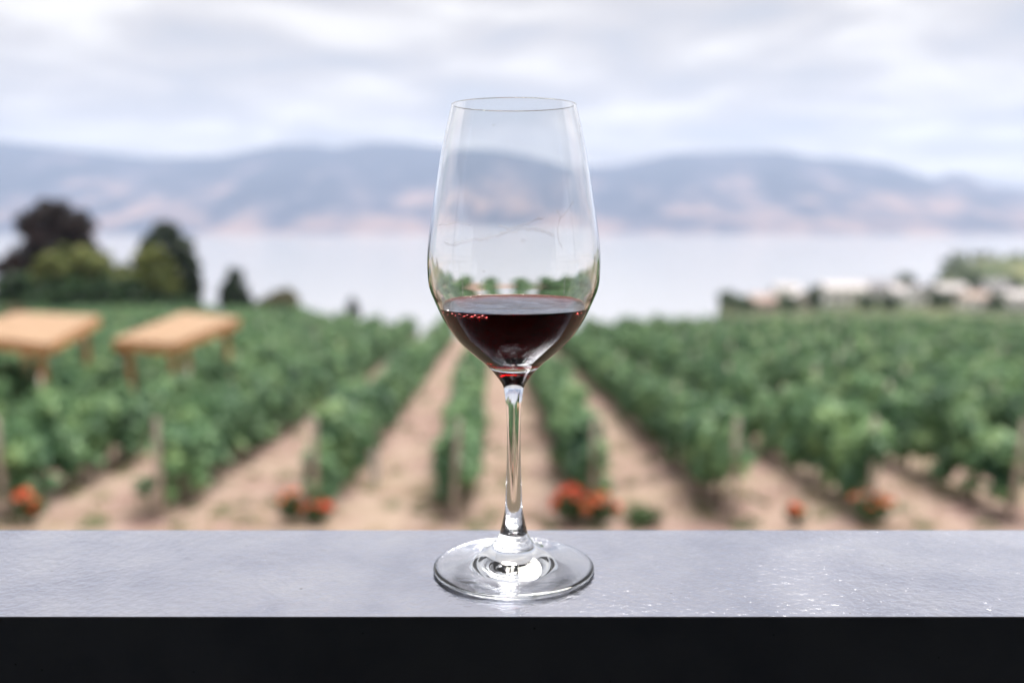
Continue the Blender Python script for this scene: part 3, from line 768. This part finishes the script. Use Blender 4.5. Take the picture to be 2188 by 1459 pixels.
# everything below is measured from the rail top, in metres: (radius, height)
Z = lambda z: z - RAILZ
outer = catmull([(0.02744, Z(0.0440)), (0.03175, Z(0.02507)), (0.03551, Z(0.00316)), (0.03772, Z(-0.01156)), (0.03872, Z(-0.02264)), (0.03818, Z(-0.0339)),
                 (0.03563, Z(-0.04136)), (0.03213, Z(-0.04899)), (0.02894, Z(-0.05432)), (0.02570, Z(-0.0587)), (0.02140, Z(-0.0631)), (0.01640, Z(-0.06753)),
                 (0.01360, Z(-0.06977)), (0.00938, Z(-0.07418)), (0.00598, Z(-0.07864)), (0.00483, Z(-0.08081))], 9)
stem_p = catmull([(0.00598, Z(-0.07864)), (0.00483, Z(-0.08081)), (0.00375, Z(-0.0880)), (0.00314, Z(-0.0998)), (0.00320, Z(-0.1150)), (0.00372, Z(-0.1303)), (0.00415, Z(-0.1390)), (0.00500, Z(-0.1440)), (0.00600, Z(-0.1485))], 9)[9:]
foot = catmull([(0.00500, Z(-0.1440)), (0.00600, Z(-0.1485)), (0.00735, Z(-0.1522)), (0.00960, Z(-0.1556)), (0.0135, Z(-0.1588)), (0.0190, Z(-0.1612)), (0.0265, Z(-0.16335)), (0.0340, Z(-0.16490)),
                (0.0368, Z(-0.16560)), (0.0376, Z(-0.16630)), (0.0374, Z(-0.16695)), (0.0364, Z(-0.16733)), (0.0345, Z(-0.16735)), (0.0320, Z(-0.1669)), (0.0200, Z(-0.1658)), (0.0100, Z(-0.1649)), (0.0040, Z(-0.1646)), (0.0, Z(-0.1646))], 8)[8:]
WINE_Z = Z(-0.0446)
INNER_B = Z(-0.0705)
inner_ctl = [(0.02650, Z(0.0440)), (0.03085, Z(0.02507)), (0.03455, Z(0.00316)), (0.03666, Z(-0.01156)), (0.03748, Z(-0.02264)), (0.03655, Z(-0.0339)),
             (0.03350, Z(-0.0413)), (0.03010, Z(-0.0486)), (0.02705, Z(-0.0540)), (0.02370, Z(-0.0583)), (0.01910, Z(-0.0628)), (0.01370, Z(-0.0667)), (0.00820, Z(-0.0691)), (0.0036, Z(-0.07025)), (0.0, INNER_B)]
inner = catmull(inner_ctl, 9)

def prof_normals(p):
    N = []
    for i in range(len(p)):
        a_, b_ = p[max(i - 1, 0)], p[min(i + 1, len(p) - 1)]
        t = Vector((b_[0] - a_[0], b_[1] - a_[1])); t.normalize()
        N.append((-t.y, t.x))           # to the left of the direction of travel
    return N
def lathe(name, prof, flip=False, nor=None, seg=NSEG, face_attr=None):
    """prof runs from top to bottom on an outer wall; normals point away from the glass"""
    nor = nor or prof_normals(prof)
    V, NV, F = [], [], []
    rings = []
    for (r, z), (nr, nz) in zip(prof, nor):
        ring = []
        if r < 1e-7:
            ring = [len(V)] * seg; V.append((0, 0, z)); NV.append((0, 0, 1 if nz > 0 else -1))
        else:
            for k in range(seg):
                c, s = math.cos(2 * math.pi * k / seg), math.sin(2 * math.pi * k / seg)
                ring.append(len(V)); V.append((r * c, r * s, z)); NV.append((nr * c, nr * s, nz))
        rings.append(ring)
    at_ = []
    for i in range(len(rings) - 1):
        A, B = rings[i], rings[i + 1]
        for k in range(seg):
            q = [A[k], B[k], B[(k + 1) % seg], A[(k + 1) % seg]]
            q2 = []
            for v in q:
                if v not in q2: q2.append(v)
            if len(q2) > 2: F.append(tuple(q2)); at_.append(0.0 if face_attr is None else face_attr[i])
    me = bpy.data.meshes.new(name)
    me.from_pydata(V, [], F)
    for p in me.polygons: p.use_smooth = True
    if face_attr is not None:
        a_ = me.attributes.new('surface', 'FLOAT', 'FACE'); a_.data.foreach_set('value', at_)
    me.update()
    me.normals_split_custom_set_from_vertices(NV)
    return me

m, n, l, out = nt('clear_glass')
g = n.new('ShaderNodeBsdfGlass'); g.inputs['IOR'].default_value = 1.51; g.inputs['Roughness'].default_value = 0.0
g.inputs['Color'].default_value = (0.995, 0.998, 0.997, 1)
l.new(g.outputs[0], out.inputs[0]); M['glass'] = m

wg = tag(empty('wine_glass', (GX, GY, RAILZ + 0.0004)), 'clear stemmed wine glass holding red wine on the black railing', 'wine glass')
# bowl: outer wall, rounded rim, inner wall down to the wine; below that the wine itself touches the glass
on = prof_normals(outer); on = [(-a_, -b_) for a_, b_ in on] if on[0][0] < 0 else on
inn = prof_normals(inner); inn = [(-a_, -b_) for a_, b_ in inn] if inn[0][0] > 0 else inn
ic = next(i for i, p in enumerate(inner) if p[1] <= WINE_Z + 0.0012)
rim = []; rim_n = []
r0, r1, zr = inner[0][0], outer[0][0], outer[0][1]
for k in range(1, 8):
    a_ = math.pi * k / 8
    rim.append(((r0 + r1) / 2 - (r1 - r0) / 2 * math.cos(a_), zr + (r1 - r0) / 2 * math.sin(a_)))
    rim_n.append((-math.cos(a_), math.sin(a_)))
in_up = list(reversed(inner[:ic + 1])); in_up_n = list(reversed(inn[:ic + 1]))
bowl_p = in_up + rim + outer[:-9 + 0]; bowl_n = in_up_n + rim_n + on[:-9 + 0]
# bowl ends where the stem profile begins
bowl_p = in_up + rim + outer; bowl_n = in_up_n + rim_n + on
def seam(pa, na, pb, nb_):
    na[-1] = nb_[0] = ((na[-1][0] + nb_[0][0]) / 2, (na[-1][1] + nb_[0][1]) / 2)
sn = prof_normals(stem_p); sn = [(-a_, -b_) for a_, b_ in sn] if sn[0][0] < 0 else sn
fn = prof_normals(foot); fn = [(-a_, -b_) for a_, b_ in fn] if fn[0][0] < 0 else fn
seam(bowl_p, bowl_n, stem_p, sn); seam(stem_p, sn, foot, fn)
obj('bowl', lathe('bowl', bowl_p, nor=bowl_n), M['glass'], wg)
obj('stem', lathe('stem', stem_p, nor=sn), M['glass'], wg)
obj('foot', lathe('foot', foot, nor=fn), M['glass'], wg)

# the wine, exact interfaces: 1.34 against air on top, 1.34/1.51 against the glass
m, n, l, out = nt('red_wine')
at1 = n.new('ShaderNodeAttribute'); at1.attribute_name = 'surface'
mr = n.new('ShaderNodeMapRange'); mr.inputs[3].default_value = 1.345 / 1.51; mr.inputs[4].default_value = 1.345
l.new(at1.outputs['Fac'], mr.inputs[0])
g = n.new('ShaderNodeBsdfGlass'); l.new(mr.outputs[0], g.inputs['IOR']); g.inputs['Roughness'].default_value = 0.0
l.new(g.outputs[0], out.inputs['Surface'])
tc = n.new('ShaderNodeTexCoord'); tw = noise_node(n, l, tc.outputs['Object'], 70.0, 2, 0.5, 0.5)
bp = n.new('ShaderNodeBump'); bp.inputs['Distance'].default_value = 0.0006
l.new(at1.outputs['Fac'], bp.inputs['Strength']); l.new(tw.outputs['Fac'], bp.inputs['Height']); l.new(bp.outputs[0], g.inputs['Normal'])
va = n.new('ShaderNodeVolumeAbsorption'); va.inputs['Color'].default_value = (0.918, 0.02, 0.04, 1); va.inputs['Density'].default_value = 1000.0
l.new(va.outputs[0], out.inputs['Volume'])
M['wine'] = m
wi = tag(empty('red_wine', (GX, GY, RAILZ + 0.0004)), 'dark red wine filling the bottom of the glass bowl', 'wine')
contact_r, contact_z = inner[ic]
top = []; fa = []
nm = 10
for k in range(nm + 1):             # meniscus climbing the wall, then the level surface
    u = k / nm
    r = contact_r - 0.0032 * u
    top.append((r, WINE_Z + (contact_z - WINE_Z) * (1 - u) ** 2.6))
for u in (0.8, 0.6, 0.4, 0.2, 0.08, 0.0):
    top.append((top[nm][0] * u, WINE_Z))
top = list(reversed(top))            # centre outwards
body = inner[ic:]
wp = top + body[1:]
wn_ = [(-a_, -b_) for a_, b_ in inn]
tn = prof_normals(top); tn = [(-a_, -b_) for a_, b_ in tn] if tn[0][1] < 0 else tn
# a sharp contact edge: two meshes' worth of rings in one mesh, split normals by doubling the ring
wp = top + body
wnor = tn + wn_[ic:]
fa = [1.0] * (len(top) - 1) + [1.0] + [0.0] * (len(body) - 1)
wme = lathe('wine_body', wp, nor=wnor, face_attr=fa)
obj('wine_body', wme, M['wine'], wi)
# bubbles: air in wine
m, n, l, out = nt('air_bubble')
g = n.new('ShaderNodeBsdfGlass'); g.inputs['IOR'].default_value = 1 / 1.345; l.new(g.outputs[0], out.inputs[0]); M['bubble'] = m
bm = bmesh.new(); bmesh.ops.create_uvsphere(bm, u_segments=20, v_segments=12, radius=1.0)
for f in bm.faces: f.smooth = True
BUB = bpy.data.meshes.new('bubble'); bm.to_mesh(BUB); bm.free(); BUB.materials.append(M['bubble'])
def inner_r(z): 
    for (ra, za), (rb, zb) in zip(inner, inner[1:]):
        if zb <= z <= za: return rb + (ra - rb) * (z - zb) / max(za - zb, 1e-9)
    return 0.0
bx = [-0.0305, -0.0288, -0.0270, -0.0253, -0.0240, -0.0222, -0.0204, -0.0190, -0.0172, -0.0158, -0.0141, -0.0128, -0.0112]
for k, x in enumerate(bx):
    rb = random.uniform(0.0008, 0.0012)
    z = WINE_Z - rb * 0.75 - (0.0 if k % 2 else 0.0007)
    r = inner_r(z) - rb * 1.05
    if abs(x) < r:
        obj('bubble', BUB, None, wi, (x, -math.sqrt(r * r - x * x), z), (0, 0, 0), (rb, rb, rb))
for x, dz, rb in ((0.0257, 0.0, 0.0016), (0.0276, 0.0002, 0.0011)):
    r = inner_r(WINE_Z - rb * 0.6) - rb * 1.1
    obj('bubble', BUB, None, wi, (x, -math.sqrt(r * r - x * x) if abs(x) < r else 0, WINE_Z - rb * 0.9), (0, 0, 0), (rb, rb, rb))
for dx, z, rb in ((-0.0002, Z(-0.0677), 0.0013), (-0.0002, Z(-0.0690), 0.0008)):
    r = inner_r(z) - rb * 1.1
    obj('bubble', BUB, None, wi, (dx, -r, z), (0, 0, 0), (rb, rb, rb))

# wine tears and droplets clinging to the inside of the bowl
m, n, l, out = nt('wine_film')
tr = n.new('ShaderNodeBsdfTransparent'); tr.inputs[0].default_value = (1, 1, 1, 1)
pb = n.new('ShaderNodeBsdfTranslucent'); pb.inputs[0].default_value = (0.97, 0.95, 1.0, 1)
fz = n.new('ShaderNodeFresnel'); fz.inputs[0].default_value = 1.2
fm = n.new('ShaderNodeMapRange'); fm.inputs[3].default_value = 0.10; fm.inputs[4].default_value = 0.32; l.new(fz.outputs[0], fm.inputs[0])
mxs_ = n.new('ShaderNodeMixShader'); l.new(fm.outputs[0], mxs_.inputs[0]); l.new(tr.outputs[0], mxs_.inputs[1]); l.new(pb.outputs[0], mxs_.inputs[2])
l.new(mxs_.outputs[0], out.inputs[0]); M['film'] = m
def wall_pt(px, py, front=-1):
    d = 0.388
    for _ in range(3):
        a_ = R(PITCH) + math.atan((py - 729.5) / 2000.0)
        z = -d * math.tan(a_)
        dep = d * math.cos(R(PITCH)) - z * math.sin(R(PITCH))
        x = (px - 1098) / 2000.0 * dep
        r = inner_r(Z(z)) - 0.00002
        d = GY - math.sqrt(max(r * r - x * x, 1e-8))
    return Vector((x, -math.sqrt(max(r * r - x * x, 1e-8)), Z(z)))
tears = tag(empty('wine_streak', (GX, GY, RAILZ + 0.0004)), 'thin clear wine streaks and droplets clinging inside the upper bowl', 'wine streak')
def streak(name, pts, w):
    P = []
    for (a_, b_) in zip(pts, pts[1:]):
        for k in range(6):
            u = k / 6; P.append(wall_pt(a_[0] + (b_[0] - a_[0]) * u, a_[1] + (b_[1] - a_[1]) * u + random.uniform(-2.2, 2.2)))
    P.append(wall_pt(*pts[-1]))
    rad = [w * random.uniform(0.4, 1.5) for _ in P]; rad[0] = rad[-1] = w * 0.25
    obj(name, MB().tube(P, rad, 8).mesh(name, True), M['film'], tears)
streak('streak', [(948, 522), (964, 525), (1021, 514), (1064, 506), (1099, 496), (1121, 490), (1153, 495), (1185, 507)], 0.00055)
streak('streak', [(1064, 485), (1085, 492), (1114, 486), (1139, 474), (1163, 467)], 0.00050)
streak('streak', [(1188, 451), (1196, 465), (1190, 490), (1192, 515), (1201, 536)], 0.00030)
streak('streak', [(1196, 469), (1208, 456), (1224, 433)], 0.00030)
streak('streak', [(935, 484), (975, 479), (1007, 484)], 0.00028)
for (a_, b_) in (((990, 596), (991, 640)), ((1030, 600), (1031, 636)), ((1205, 595), (1203, 640))):
    streak('streak', [a_, b_], 0.00032)
for (px, py, s) in ((1117, 516, 1.0), (1034, 582, 0.6), (1055, 270, 0.5), (1084, 306, 0.35), (1160, 497, 0.9), (1152, 468, 0.9), (1075, 500, 0.9), (995, 340, 0.4), (1082, 343, 0.4), (1170, 356, 0.35)):
    p = wall_pt(px, py)
    obj('droplet', BUB.copy(), None, tears, p, (0, 0, 0), (0.0011 * s, 0.0006 * s, 0.0008 * s)).data.materials[0] = M['film']

# ------------------------------------------------------------------ haze over the lake
m, n, l, out = nt('haze_air')
pv = n.new('ShaderNodeVolumePrincipled')
pv.inputs['Color'].default_value = (0.64, 0.76, 1.0, 1)
pv.inputs['Density'].default_value = 0.95e-4
pv.inputs['Anisotropy'].default_value = 0.2
l.new(pv.outputs[0], out.inputs['Volume'])
tag(obj('haze', MB().box(-7700, 7700, -2700, 9700, LAKE - 12, 760).mesh('haze'), m), 'thin bluish haze over the lake', kind='stuff')
